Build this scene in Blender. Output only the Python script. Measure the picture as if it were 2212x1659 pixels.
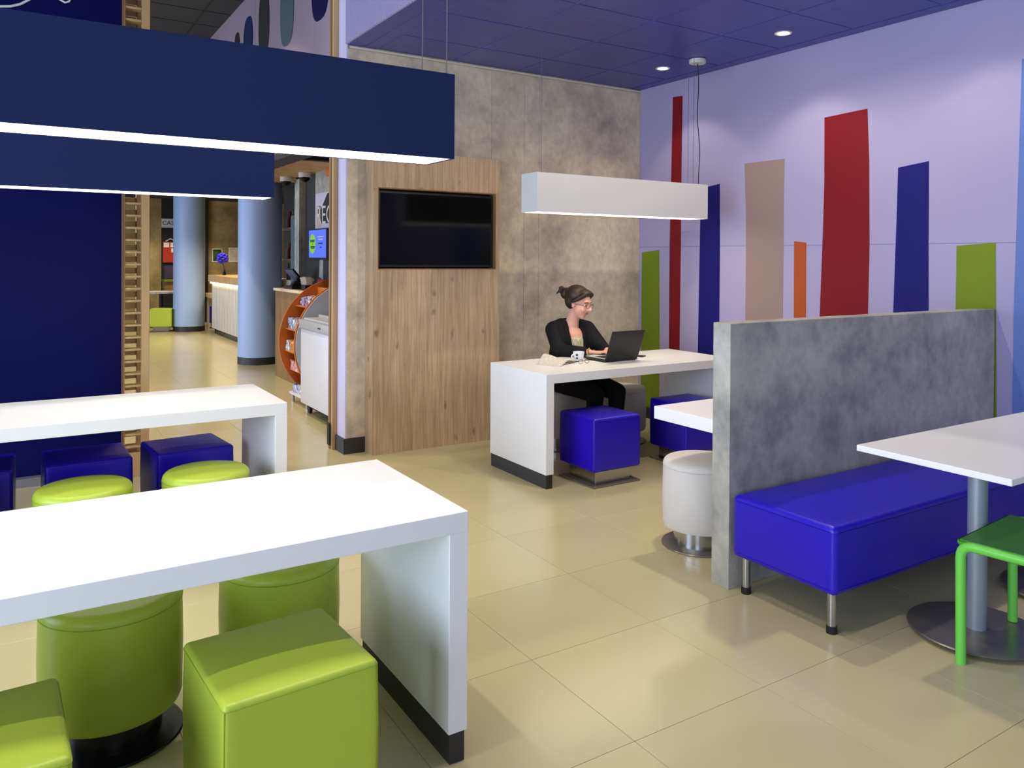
import bpy, bmesh, math, random
from mathutils import Vector, Matrix
random.seed(7)
D = bpy.data; SC = bpy.context.scene; COL = SC.collection
for o in list(D.objects): D.objects.remove(o)
PI = math.pi

# ------------------------------------------------------------------ camera
CAMZ = 1.474
YAW, PITCH, ROLL = 0.574, -0.0086, 0.0066
FPX, CX, CY, W, H = 1720.3, 1146.8, 572.6, 2212, 1659
fwd = Vector((math.sin(YAW)*math.cos(PITCH), math.cos(YAW)*math.cos(PITCH), math.sin(PITCH)))
rgt = Vector((math.cos(YAW), -math.sin(YAW), 0)); up0 = rgt.cross(fwd)
rr = math.cos(ROLL)*rgt + math.sin(ROLL)*up0
uu = -math.sin(ROLL)*rgt + math.cos(ROLL)*up0
cam = D.objects.new('camera', D.cameras.new('camera')); COL.objects.link(cam)
M = Matrix((rr, uu, -fwd)).transposed().to_4x4(); M.translation = (0, 0, CAMZ)
cam.matrix_world = M
cam.data.sensor_width = 36; cam.data.lens = FPX/W*36
cam.data.shift_x = -(CX-W/2)/W; cam.data.shift_y = -(H/2-CY)/W
cam.data.clip_start = .05; cam.data.clip_end = 100
SC.camera = cam
def project(x, y, z):
    v = Vector((x, y, z-CAMZ)); d = v.dot(fwd)
    if d < .05: return None
    return CX+FPX*v.dot(rr)/d, CY-FPX*v.dot(uu)/d

# ------------------------------------------------------------------ light, world, exposure
SC.view_settings.view_transform = 'Standard'; SC.view_settings.look = 'None'
SC.view_settings.exposure = -0.12; SC.view_settings.gamma = 1.0; SC.view_settings.use_curve_mapping = False
wd = D.worlds.new('world'); SC.world = wd; wd.use_nodes = True
wd.node_tree.nodes['Background'].inputs[0].default_value = (.62, .74, 1, 1)
wd.node_tree.nodes['Background'].inputs[1].default_value = 1.0
def area(name, loc, rot, sx, sy, power, col):
    l = D.lights.new(name, 'AREA'); l.shape = 'RECTANGLE'; l.size = sx; l.size_y = sy; l.energy = power; l.color = col
    o = D.objects.new(name, l); COL.objects.link(o); o.location = loc; o.rotation_euler = rot
    return o
# daylight through the street windows on the left and behind the photographer
area('window_daylight', (-3.75, 1.4, 1.55), (0, -PI/2, 0), 2.6, 6.6, 500, (.64, .75, 1))
area('window_daylight', (.7, -2.75, 1.55), (PI/2, 0, 0), 7.0, 2.6, 15, (.74, .81, 1))
area('window_daylight', (-3.75, 11.5, 1.5), (0, -PI/2, 0), 2.4, 9.0, 420, (.66, .78, 1))
LAMP = 13.5       # radiance of the pendant diffusers
SPOT = 34.0       # watts of a ceiling downlight

# ------------------------------------------------------------------ helpers
def lin(c):
    return tuple(((v/255)/12.92 if v/255 <= .04045 else ((v/255+.055)/1.055)**2.4) for v in c)+(1,)
MATS = {}
def mat(name, col, rough=.5, metal=0, spec=.5, noise=None, bump=0, bscale=200, coat=0, emit=None, estr=0):
    """noise=(scale, col2, detail, stretch xyz)"""
    if name in MATS: return MATS[name]
    m = D.materials.new(name); m.use_nodes = True; nt = m.node_tree; b = nt.nodes['Principled BSDF']
    b.inputs['Base Color'].default_value = lin(col); b.inputs['Roughness'].default_value = rough
    b.inputs['Metallic'].default_value = metal; b.inputs['Specular IOR Level'].default_value = spec
    b.inputs['Coat Weight'].default_value = coat
    if emit: b.inputs['Emission Color'].default_value = lin(emit); b.inputs['Emission Strength'].default_value = estr
    if noise or bump:
        tc = nt.nodes.new('ShaderNodeTexCoord'); mp = nt.nodes.new('ShaderNodeMapping'); nt.links.new(tc.outputs['Object'], mp.inputs[0])
    if noise:
        if len(noise) > 3: mp.inputs['Scale'].default_value = noise[3]
        n = nt.nodes.new('ShaderNodeTexNoise'); n.inputs['Scale'].default_value = noise[0]; n.inputs['Detail'].default_value = noise[2] if len(noise) > 2 else 5
        nt.links.new(mp.outputs[0], n.inputs['Vector'])
        r = nt.nodes.new('ShaderNodeValToRGB'); r.color_ramp.elements[0].position = .32; r.color_ramp.elements[1].position = .68
        r.color_ramp.elements[0].color = lin(noise[1]); r.color_ramp.elements[1].color = lin(col)
        nt.links.new(n.outputs[0], r.inputs[0]); nt.links.new(r.outputs[0], b.inputs['Base Color'])
    if bump:
        n2 = nt.nodes.new('ShaderNodeTexNoise'); n2.inputs['Scale'].default_value = bscale; n2.inputs['Detail'].default_value = 3
        nt.links.new(tc.outputs['Object'], n2.inputs['Vector'])
        bp = nt.nodes.new('ShaderNodeBump'); bp.inputs['Strength'].default_value = bump; bp.inputs['Distance'].default_value = .002
        nt.links.new(n2.outputs[0], bp.inputs['Height']); nt.links.new(bp.outputs[0], b.inputs['Normal'])
    MATS[name] = m; return m
def concrete(name, c1, c2, c3, sc=2.2):
    """mottled cast-concrete laminate: broad clouds, small blotches and pits"""
    m = D.materials.new(name); m.use_nodes = True; nt = m.node_tree; b = nt.nodes['Principled BSDF']; N = nt.nodes.new; L = nt.links.new
    b.inputs['Roughness'].default_value = .55; b.inputs['Specular IOR Level'].default_value = .3
    tc = N('ShaderNodeTexCoord')
    def nz(s, d, st=(1, 1, 1)):
        mp = N('ShaderNodeMapping'); mp.inputs['Scale'].default_value = st; L(tc.outputs['Object'], mp.inputs[0])
        n = N('ShaderNodeTexNoise'); n.inputs['Scale'].default_value = s; n.inputs['Detail'].default_value = d; n.inputs['Roughness'].default_value = .62
        L(mp.outputs[0], n.inputs['Vector']); return n
    a = nz(sc, 10, (1, 1, 1)); r = N('ShaderNodeValToRGB'); e = r.color_ramp.elements
    e[0].position = .34; e[0].color = lin(c3); e[1].position = .66; e[1].color = lin(c1); k = e.new(.5); k.color = lin(c2)
    L(a.outputs[0], r.inputs[0])
    f = nz(22, 6, (1, 1, .8)); r2 = N('ShaderNodeValToRGB'); r2.color_ramp.elements[0].position = .3; r2.color_ramp.elements[1].position = .62
    r2.color_ramp.elements[0].color = (.72, .72, .72, 1); r2.color_ramp.elements[1].color = (1, 1, 1, 1); L(f.outputs[0], r2.inputs[0])
    mx = N('ShaderNodeMix'); mx.data_type = 'RGBA'; mx.blend_type = 'MULTIPLY'; mx.inputs['Factor'].default_value = .7
    L(r.outputs[0], mx.inputs['A']); L(r2.outputs[0], mx.inputs['B']); L(mx.outputs['Result'], b.inputs['Base Color'])
    MATS[name] = m; return m
def pine(name, c1, c2, knot):
    """upright pine boards with streaky grain and knots"""
    m = D.materials.new(name); m.use_nodes = True; nt = m.node_tree; b = nt.nodes['Principled BSDF']; N = nt.nodes.new; L = nt.links.new
    b.inputs['Roughness'].default_value = .55; b.inputs['Specular IOR Level'].default_value = .3
    tc = N('ShaderNodeTexCoord'); mp = N('ShaderNodeMapping'); mp.inputs['Scale'].default_value = (1, 1, .035); L(tc.outputs['Object'], mp.inputs[0])
    n = N('ShaderNodeTexNoise'); n.inputs['Scale'].default_value = 64; n.inputs['Detail'].default_value = 8; n.inputs['Roughness'].default_value = .7; n.inputs['Distortion'].default_value = .5; L(mp.outputs[0], n.inputs['Vector'])
    r = N('ShaderNodeValToRGB'); e = r.color_ramp.elements; e[0].position = .33; e[0].color = lin(c2); e[1].position = .66; e[1].color = lin(c1); L(n.outputs[0], r.inputs[0])
    mp2 = N('ShaderNodeMapping'); mp2.inputs['Scale'].default_value = (1, 1, .55); L(tc.outputs['Object'], mp2.inputs[0])
    n3 = N('ShaderNodeTexNoise'); n3.inputs['Scale'].default_value = 3; n3.inputs['Detail'].default_value = 2; L(mp2.outputs[0], n3.inputs['Vector'])
    ad = N('ShaderNodeVectorMath'); ad.operation = 'MULTIPLY_ADD'; ad.inputs[1].default_value = (.12, .12, .12); n3.inputs['Scale'].default_value = 9; L(n3.outputs['Color'], ad.inputs[0]); L(mp2.outputs[0], ad.inputs[2])
    v = N('ShaderNodeTexVoronoi'); v.inputs['Scale'].default_value = 7; v.inputs['Randomness'].default_value = 1; L(ad.outputs[0], v.inputs['Vector'])
    r2 = N('ShaderNodeValToRGB'); e2 = r2.color_ramp.elements; e2[0].position = .0; e2[0].color = (.85, .85, .85, 1); e2[1].position = .17; e2[1].color = (0, 0, 0, 1); L(v.outputs['Distance'], r2.inputs[0])
    mx = N('ShaderNodeMix'); mx.data_type = 'RGBA'; L(r2.outputs[0], mx.inputs['Factor']); L(r.outputs[0], mx.inputs['A']); mx.inputs['B'].default_value = lin(knot)
    n4 = N('ShaderNodeTexNoise'); n4.inputs['Scale'].default_value = 1.6; n4.inputs['Detail'].default_value = 3; L(tc.outputs['Object'], n4.inputs['Vector'])
    r4 = N('ShaderNodeValToRGB'); r4.color_ramp.elements[0].color = (.78, .78, .78, 1); r4.color_ramp.elements[0].position = .35; r4.color_ramp.elements[1].position = .6; L(n4.outputs[0], r4.inputs[0])
    mm = N('ShaderNodeMix'); mm.data_type = 'RGBA'; mm.blend_type = 'MULTIPLY'; mm.inputs['Factor'].default_value = 1; L(mx.outputs['Result'], mm.inputs['A']); L(r4.outputs[0], mm.inputs['B'])
    L(mm.outputs['Result'], b.inputs['Base Color']); MATS[name] = m; return m

class MB:
    def __init__(s): s.bm = bmesh.new()
    def box(s, x0, x1, y0, y1, z0, z1, bev=0, seg=1):
        c = Vector(((x0+x1)/2, (y0+y1)/2, (z0+z1)/2))
        r = bmesh.ops.create_cube(s.bm, size=1, matrix=Matrix.Translation(c) @ Matrix.Diagonal((x1-x0, y1-y0, z1-z0, 1)))
        if bev:
            es = list({e for v in r['verts'] for e in v.link_edges})
            bmesh.ops.bevel(s.bm, geom=es, offset=bev, segments=seg, profile=.5, affect='EDGES', clamp_overlap=True)
        return s
    def cyl(s, x, y, z0, z1, r, n=32, r2=None):
        bmesh.ops.create_cone(s.bm, cap_ends=True, segments=n, radius1=r, radius2=r if r2 is None else r2, depth=z1-z0, matrix=Matrix.Translation((x, y, (z0+z1)/2)))
        return s
    def rod(s, a, b, r, n=10, r2=None):
        a = Vector(a); b = Vector(b); d = b-a
        q = d.to_track_quat('Z', 'Y').to_matrix().to_4x4()
        bmesh.ops.create_cone(s.bm, cap_ends=True, segments=n, radius1=r, radius2=r if r2 is None else r2, depth=d.length, matrix=Matrix.Translation((a+b)/2) @ q)
        return s
    def ball(s, c, r, sc=(1, 1, 1), u=16, v=10, rot=None):
        m = Matrix.Translation(c) @ (rot or Matrix.Identity(4)) @ Matrix.Diagonal((sc[0], sc[1], sc[2], 1))
        bmesh.ops.create_uvsphere(s.bm, u_segments=u, v_segments=v, radius=r, matrix=m); return s
    def limb(s, pts, rad):
        """tapered chain of cones with a ball at every joint"""
        for i, p in enumerate(pts):
            s.ball(p, rad[i], u=14, v=10)
            if i: s.rod(pts[i-1], p, rad[i-1], 14, rad[i])
        return s
    def tube(s, pts, r, n=8, closed=False):
        pts = [Vector(p) for p in pts]; rings = []
        N = len(pts); prev = None
        for i, p in enumerate(pts):
            a = pts[i-1] if (i or closed) else pts[i]; c = pts[(i+1) % N] if (i < N-1 or closed) else pts[i]
            t = (c-a).normalized()
            if prev is None: x = t.orthogonal().normalized()
            else: x = (prev-t*prev.dot(t)).normalized()
            prev = x; y = t.cross(x)
            rings.append([s.bm.verts.new(p+r*(math.cos(2*PI*k/n)*x+math.sin(2*PI*k/n)*y)) for k in range(n)])
        for i in range(N if closed else N-1):
            A = rings[i]; B = rings[(i+1) % N]
            for k in range(n): s.bm.faces.new((A[k], A[(k+1) % n], B[(k+1) % n], B[k]))
        if not closed: s.bm.faces.new(rings[0][::-1]); s.bm.faces.new(rings[-1])
        return s
    def lathe(s, prof, x=0, y=0, n=40):
        rings = []
        for r, z in prof:
            if r < 1e-5: rings.append([s.bm.verts.new((x, y, z))])
            else: rings.append([s.bm.verts.new((x+r*math.cos(2*PI*k/n), y+r*math.sin(2*PI*k/n), z)) for k in range(n)])
        for A, B in zip(rings, rings[1:]):
            for k in range(n):
                q = [A[k % len(A)], A[(k+1) % len(A)], B[(k+1) % len(B)], B[k % len(B)]]
                u = []
                for v in q:
                    if v not in u: u.append(v)
                if len(u) > 2: s.bm.faces.new(u)
        return s
    def prism(s, poly, axis, a, b):
        """extrude 2-D polygon: axis 'x' -> poly is (y,z); 'y' -> (x,z); 'z' -> (x,y)"""
        f = {'x': lambda p, t: (t, p[0], p[1]), 'y': lambda p, t: (p[0], t, p[1]), 'z': lambda p, t: (p[0], p[1], t)}[axis]
        A = [s.bm.verts.new(f(p, a)) for p in poly]; B = [s.bm.verts.new(f(p, b)) for p in poly]
        s.bm.faces.new(A); s.bm.faces.new(B[::-1]); n = len(poly)
        for k in range(n): s.bm.faces.new((A[k], A[(k+1) % n], B[(k+1) % n], B[k]))
        return s
    def build(s, name, m, parent=None, smooth=False, loc=None, rot=None):
        bmesh.ops.recalc_face_normals(s.bm, faces=s.bm.faces)
        me = D.meshes.new(name); s.bm.to_mesh(me); s.bm.free()
        if smooth:
            me.shade_smooth()
            try: me.set_sharp_from_angle(angle=math.radians(40 if smooth is True else smooth))
            except Exception: pass
        return link(name, me, m, parent, loc, rot)
def link(name, me, m, parent=None, loc=None, rot=None):
    if m is not None and not me.materials: me.materials.append(MATS[m] if isinstance(m, str) else m)
    o = D.objects.new(name, me); COL.objects.link(o)
    if parent: o.parent = parent
    if loc: o.location = loc
    if rot: o.rotation_euler = rot
    return o
def tag(o, label=None, cat=None, group=None, kind=None):
    if label: o['label'] = label
    if cat: o['category'] = cat
    if group: o['group'] = group
    if kind: o['kind'] = kind
    return o
def thing(name, label, cat, loc=(0, 0, 0), rz=0, group=None):
    o = D.objects.new(name, None); COL.objects.link(o); o.location = loc; o.rotation_euler = (0, 0, rz); o.empty_display_size = .1
    return tag(o, label, cat, group)
def dup(root, label, loc, rz=0, group=None, swap=None):
    r = root.copy(); COL.objects.link(r); r.location = loc; r.rotation_euler = (0, 0, rz); r['label'] = label
    if group: r['group'] = group
    for ch in root.children:
        c = ch.copy(); COL.objects.link(c); c.parent = r
        if swap and ch.name.split('.')[0] in swap:
            c.material_slots[0].link = 'OBJECT'; c.material_slots[0].material = MATS[swap[ch.name.split('.')[0]]]
        for g in ch.children:
            d = g.copy(); COL.objects.link(d); d.parent = c
    return r
def struct(name, mb, m, parent=None, label=None, **k):
    o = mb.build(name, m, parent, **k)
    if parent is None: o['kind'] = 'structure'
    if label: o['label'] = label
    return o
def text_mesh(name, body, m, size, mw, parent=None, align='LEFT', ext=.001, sx=1):
    c = D.curves.new(name, 'FONT'); c.body = body; c.size = size; c.extrude = ext; c.align_x = align; c.resolution_u = 3
    t = D.objects.new(name+'_tmp', c); COL.objects.link(t)
    me = D.meshes.new_from_object(t.evaluated_get(bpy.context.evaluated_depsgraph_get())); D.objects.remove(t)
    me.transform(mw @ Matrix.Diagonal((sx, 1, 1, 1))); me.materials.clear()
    return link(name, me, m, parent)

# ------------------------------------------------------------------ materials
mat('white_laminate', (238, 238, 236), .32, spec=.5)
mat('black_plinth', (42, 40, 40), .5)
mat('navy_paint', (24, 36, 78), .5, spec=.2)
mat('navy_panel', (9, 10, 70), .4, spec=.12)
mat('white_paint', (214, 214, 210), .5)
mat('white_inner', (240, 240, 240), .6)
mat('diffuser_warm', (255, 250, 240), .5, emit=(255, 242, 214), estr=LAMP)
mat('diffuser_cool', (255, 255, 255), .5, emit=(255, 247, 232), estr=LAMP*1.1)
mat('bulb_glow', (255, 250, 240), .5, emit=(255, 240, 215), estr=22)
mat('lime_leather', (174, 194, 62), .38, spec=.45, bump=.12, bscale=420)
mat('lime_thread', (140, 164, 24), .7)
mat('blue_leather', (32, 0, 184), .34, spec=.5, bump=.12, bscale=420)
mat('blue_thread', (24, 6, 130), .7)
mat('white_leather', (214, 210, 204), .45, spec=.4, bump=.1, bscale=420)
mat('white_thread', (190, 186, 180), .7)
mat('brushed_steel', (178, 180, 184), .22, metal=1)
mat('dark_steel', (58, 58, 64), .3, metal=1)
mat('polished_plate', (132, 126, 114), .28, metal=.55)
mat('shaded_plate', (14, 14, 16), .25)  # stool base in shadow, the shade put into its colour
mat('grey_powder', (150, 158, 168), .4, metal=.3)
mat('green_plastic', (112, 210, 78), .35)
mat('green_seat', (76, 156, 28), .42)
mat('black_plastic', (24, 23, 24), .4)
mat('black_gloss', (4, 4, 4), .1, spec=.2)
mat('bezel', (16, 14, 12), .35)
mat('lavender_wall', (164, 156, 190), .6, spec=.25)
mat('lavender_trim', (206, 200, 226), .5)
mat('rose_wall', (150, 132, 146), .6)
mat('paint_green', (112, 132, 24), .6, spec=.25); mat('paint_red', (122, 14, 23), .6, spec=.25)
mat('paint_blue', (18, 15, 104), .6, spec=.25); mat('paint_beige', (146, 124, 118), .6, spec=.25)
mat('paint_orange', (168, 76, 30), .6, spec=.25); mat('paint_sky', (98, 122, 184), .6, spec=.25)
mat('ceiling_panel', (54, 62, 154), .36, spec=.7, noise=(3, (44, 52, 136), 6, (1, 4, 1)))
mat('ceiling_rail', (116, 114, 178), .4)
mat('ceiling_dark', (46, 45, 50), .8)
mat('grout', (172, 160, 118), .8)
mat('trim_cream', (222, 212, 186), .5)
mat('column_paint', (160, 184, 226), .42, spec=.4)
mat('dark_wall', (40, 40, 44), .6); mat('darkest', (18, 17, 18), .6)
mat('oak', (196, 164, 112), .5, noise=(9, (172, 138, 88), 5, (1, 1, .12)))
mat('oak_dark', (150, 114, 66), .55, noise=(9, (120, 88, 48), 5, (1, 1, .12)))
mat('pale_wood', (222, 216, 206), .5, noise=(12, (188, 182, 176), 5, (1, 1, .1)))
mat('orange_laminate', (204, 112, 38), .4)
mat('grey_panel', (196, 198, 204), .4); mat('freezer_white', (226, 228, 238), .3, coat=.3)
mat('freezer_grey', (176, 176, 178), .35)
mat('grey_plinth', (112, 110, 114), .5)
mat('rubber', (20, 20, 20), .7)
mat('skin', (222, 168, 146), .5, spec=.35); mat('hair', (46, 30, 14), .5, noise=(60, (28, 18, 8), 3, (1, 1, .2)))
mat('blazer', (17, 17, 20), .75, spec=.2); mat('trousers', (10, 10, 11), .8, spec=.2)
mat('blouse', (226, 214, 180), .7, noise=(34, (150, 138, 110), 1, (6, 6, .4)))
mat('lips', (170, 92, 88), .5); mat('eye_white', (230, 226, 222), .3); mat('eye_dark', (40, 26, 18), .3)
mat('gold', (200, 170, 90), .3, metal=1); mat('porcelain', (240, 240, 238), .15)
mat('newsprint', (226, 220, 204), .8, noise=(60, (176, 170, 158), 4, (1, 4, 1)))
mat('keys', (190, 190, 192), .4); mat('laptop_black', (30, 28, 28), .42, spec=.4)
mat('screen_glow', (60, 80, 220), .3, emit=(84, 112, 255), estr=.9)
mat('logo_green', (120, 190, 30), .4, emit=(120, 190, 30), estr=.55); mat('ink', (24, 30, 60), .6)
mat('paper', (236, 226, 206), .7); mat('poster_dark', (24, 44, 42), .4, noise=(14, (70, 110, 40), 2))
mat('red_board', (176, 44, 24), .6); mat('purple_cloth', (58, 40, 62), .8); mat('flower_blue', (52, 40, 214), .5); mat('stem', (40, 60, 20), .6)
mat('strip_glow', (255, 246, 190), .5, emit=(255, 240, 170), estr=9.0)
mat('mural_pale', (206, 196, 214), .6); mat('peach', (226, 178, 140), .6)
mat('glass_rack', (190, 186, 200), .2, spec=.6); mat('crimson', (170, 26, 40), .4)
mat('orange_soffit', (206, 112, 40), .5); mat('wire', (120, 120, 128), .4, metal=.6); mat('cord_grey', (46, 44, 48), .5)
mat('teal', (70, 92, 100), .5); mat('bag_white', (230, 230, 232), .4, noise=(40, (90, 90, 120), 3)); mat('bag_red', (190, 30, 40), .4, noise=(30, (240, 210, 200), 3))
mat('bag_blue', (30, 40, 150), .4, noise=(36, (210, 220, 240), 3)); mat('bag_yellow', (220, 170, 40), .4, noise=(40, (190, 40, 40), 3)); mat('bag_pink', (206, 150, 190), .4, noise=(40, (70, 20, 60), 3))
concrete('concrete_warm', (236, 222, 190), (218, 202, 172), (176, 164, 146), 2.0)
concrete('concrete_grey', (190, 188, 176), (172, 170, 160), (142, 142, 139), 4.2)
concrete('concrete_far', (190, 166, 110), (170, 146, 94), (140, 118, 76))
pine('pine_board', (214, 186, 150), (172, 138, 102), (104, 76, 50))
# floor tile: warm beige porcelain with faint clouding, one tint per tile
def floor_mat():
    m = D.materials.new('floor_tile'); m.use_nodes = True; nt = m.node_tree; b = nt.nodes['Principled BSDF']; N = nt.nodes.new; L = nt.links.new
    b.inputs['Roughness'].default_value = .22; b.inputs['Specular IOR Level'].default_value = .5
    g = N('ShaderNodeNewGeometry'); n = N('ShaderNodeTexNoise'); n.inputs['Scale'].default_value = .9; n.inputs['Detail'].default_value = 2; n.inputs['Roughness'].default_value = .65
    L(g.outputs['Position'], n.inputs['Vector'])
    r = N('ShaderNodeValToRGB'); e = r.color_ramp.elements; e[0].position = .3; e[0].color = lin((192, 181, 138)); e[1].position = .7; e[1].color = lin((198, 187, 145)); L(n.outputs[0], r.inputs[0])
    oi = N('ShaderNodeObjectInfo'); mr = N('ShaderNodeMapRange'); mr.inputs['To Min'].default_value = .965; mr.inputs['To Max'].default_value = 1.02; L(oi.outputs['Random'], mr.inputs[0])
    mx = N('ShaderNodeMix'); mx.data_type = 'RGBA'; mx.blend_type = 'MULTIPLY'; mx.inputs['Factor'].default_value = 1; L(r.outputs[0], mx.inputs['A']); L(mr.outputs[0], mx.inputs['B'])
    L(mx.outputs['Result'], b.inputs['Base Color'])
    MATS['floor_tile'] = m
floor_mat()

# ------------------------------------------------------------------ the setting
XR, YB, ZC = 4.926, 5.741, 3.057        # right wall, back wall, dining ceiling
ZH, YF = 4.28, 19.0                      # high ceiling, far wall of the lobby
floor = struct('floor', MB().box(-3.9, 9, -2.9, 20, -.1, -.004), 'grout')
PT = .5805
tm = None; stuff = MB(); cnt = 0
for i in range(-9, 14):
    for j in range(-9, 31):
        x0 = 1.009+PT*i; y0 = 1.856+PT*j; cx, cy = x0+PT/2, y0+PT/2
        if not (-3.7 < cx < 8.8 and -2.7 < cy < 19.7): continue
        pr = project(cx, cy, 0)
        if pr and -150 < pr[0] < 2370 and pr[1] < 1850 and cy < 10 and cx < 5.2 and not (cy > 5.9 and cx > 2.9):
            if tm is None:
                b_ = MB().box(-PT/2+.0008, PT/2-.0008, -PT/2+.0008, PT/2-.0008, -.006, 0, .0006); t = b_.build('tile', 'floor_tile', floor); tm = t.data
            else: t = link('tile', tm, None, floor)
            t.location = (cx, cy, 0); cnt += 1
        else: stuff.box(x0+.0008, x0+PT-.0008, y0+.0008, y0+PT-.0008, -.006, 0)
tag(stuff.build('tile_field', 'floor_tile', floor), kind='stuff')

# dining ceiling: tiles in a rail grid
ceil = struct('ceiling', MB().box(2.072, XR+.1, -2.9, YB+.1, ZC+.02, ZC+.12), 'darkest')
GX = [2.307+.625*k for k in range(5)]; GY = [5.2655-.625*k for k in range(14)]
ymin = -2.8
xs = [2.07, 2.2]+GX+[XR]; ys = [YB]+[y for y in GY if y > ymin]+[ymin]
for a, b in zip(xs, xs[1:]):
    for c, d in zip(ys[1:], ys):
        if b-a < .16:
            continue
        MB().box(a+.006, b-.006, c+.006, d-.006, ZC, ZC+.02, .002).build('ceiling_tile', 'ceiling_panel', ceil)
for a, b in ((2.07, 2.2), (2.2, 2.307), (GX[-1], XR)):
    MB().box(a+.005, b-.005, ymin, YB, ZC-.001, ZC+.02, .002).build('edge_strip', 'ceiling_panel', ceil)
for x in [2.2]+GX: MB().box(x-.006, x+.006, ymin, YB, ZC+.004, ZC+.02).build('ceiling_rail', 'ceiling_rail', ceil)
for y in ys[1:-1]: MB().box(2.3, XR, y-.006, y+.006, ZC+.0045, ZC+.02).build('ceiling_rail', 'ceiling_rail', ceil)

# right wall: two courses of lavender panels with a joint at 1.585 m
wr = struct('wall_right', MB().box(XR+.012, XR+.12, -2.9, YB+.2, 0, ZC+.1), 'lavender_wall')
MB().box(XR, XR+.012, -2.9, YB, 0, 1.5835).build('wall_panel', 'lavender_wall', wr)
MB().box(XR, XR+.012, -2.9, YB, 1.586, ZC).build('wall_panel', 'lavender_wall', wr)
# back wall of concrete-look panels
wb = struct('wall_back', MB().box(2.077, XR, YB+.012, YB+.17, 0, ZC+.02), 'concrete_warm')
seams = [2.077, 3.3155, 3.6386, 3.7899, XR]
for a, b in zip(seams, seams[1:]):
    MB().box(a+(.0012 if a > 2.1 else 0), b-.0012, YB, YB+.012, 0, ZC-.03).build('wall_panel', 'concrete_warm', wb)
MB().box(2.065, 2.077, YB-.0, YB+.17, 0, ZH).build('end_cap', 'lavender_trim', wb)
struct('trim_1', MB().box(2.09, XR, YB-.004, YB+.012, ZC-.022, ZC-.008), 'trim_cream')
struct('baseboard_back', MB().box(2.052, 2.222, YB-.012, YB+.182, 0, .115).box(3.31, XR, YB-.012, YB, 0, .115), 'black_plinth')
struct('baseboard_right', MB().box(XR-.012, XR, -2.9, YB-.012, 0, .1), 'black_plinth')
# bulkhead of fluted lavender panel above the ceiling edge
bh = struct('wall_bulkhead', MB().box(2.06, 2.07, -2.9, YB, ZC, ZH), 'lavender_wall')
fl = MB()
for k in range(220):
    y = YB-.012-.04*k
    if y < -2.8: break
    fl.prism([(2.06, y), (2.05, y-.008), (2.05, y-.02), (2.06, y-.028)], 'z', ZC, ZH)
tag(fl.build('fluting', 'lavender_wall', bh), kind='stuff')
# timber post of the opening
post = struct('door_1', MB().box(2.03, 2.068, YB+.175, YB+.215, 0, ZH), 'oak')
MB().box(2.022, 2.046, YB+.215, YB+.25, 0, ZH).build('door_stop', 'oak_dark', post)
MB().box(2.012, 2.022, YB+.2, YB+.25, .03, .2, .003).build('floor_latch', 'rubber', post)
# lobby upper wall with long rounded cut-outs, seen over the pendants
wu = struct('wall_lobby', MB().box(2.1, 2.3, YB+.26, 12.5, 2.46, ZH), 'rose_wall')
MB().box(2.1, 2.3, YB+.26, 12.5, 2.4, 2.46).build('soffit_edge', 'dark_wall', wu)
def pill(y0, y1, zb, zt, p=3.0):
    yc, w, zc, h = (y0+y1)/2, (y1-y0)/2, (zb+zt)/2, (zt-zb)/2
    out = []
    for k in range(28):
        a = 2*PI*k/28; c, s_ = math.cos(a), math.sin(a)
        out.append((yc+w*math.copysign(abs(c)**(2/p), c)*(1-.1*s_), zc+h*math.copysign(abs(s_)**(2/2.2), s_)))
    return out
for k, (y0, y1, zb, zt, m) in enumerate([(9.26, 9.52, 3.6, 4.0, 'darkest'), (8.68, 9.08, 3.62, 4.05, 'navy_paint'), (8.03, 8.43, 3.5, 4.2, 'darkest'), (7.2, 7.63, 3.42, 4.22, 'teal'), (6.24, 6.68, 3.42, 4.15, 'navy_panel')]):
    MB().prism(pill(y0, y1, zb, zt), 'x', 2.094, 2.1).build('rounded_niche', m, wu)
struct('ceiling_high', MB().box(-3.9, 2.2, -2.9, 12.6, ZH, ZH+.1), 'ceiling_dark')
cg = MB()
for k in range(26): cg.box(-3.9, 2.1, -2.3+.6*k, -2.29+.6*k, ZH-.004, ZH)
for k in range(10): cg.box(-3.6+.6*k, -3.59+.6*k, -2.9, 12.5, ZH-.004, ZH)
tag(cg.build('ceiling_joints', 'darkest', D.objects['ceiling_high']), kind='stuff')
struct('ceiling_lobby', MB().box(-3.9, 9, 12.5, YF, 2.72, 2.8).box(2.3, 9, YB+.17, 12.5, 2.72, 2.8), 'ceiling_dark')
struct('wall_drop', MB().box(-3.9, 2.3, 12.5, 12.6, 2.8, ZH), 'dark_wall')
struct('wall_far', MB().box(-3.9, 9, YF, YF+.2, 0, 2.8), 'concrete_far')
struct('wall_shop_side', MB().box(8.9, 9, YB+.17, YF, 0, 2.8), 'dark_wall')
struct('wall_shop_back', MB().box(XR, 9, YB+.03, YB+.17, 0, 2.8), 'dark_wall')
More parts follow.
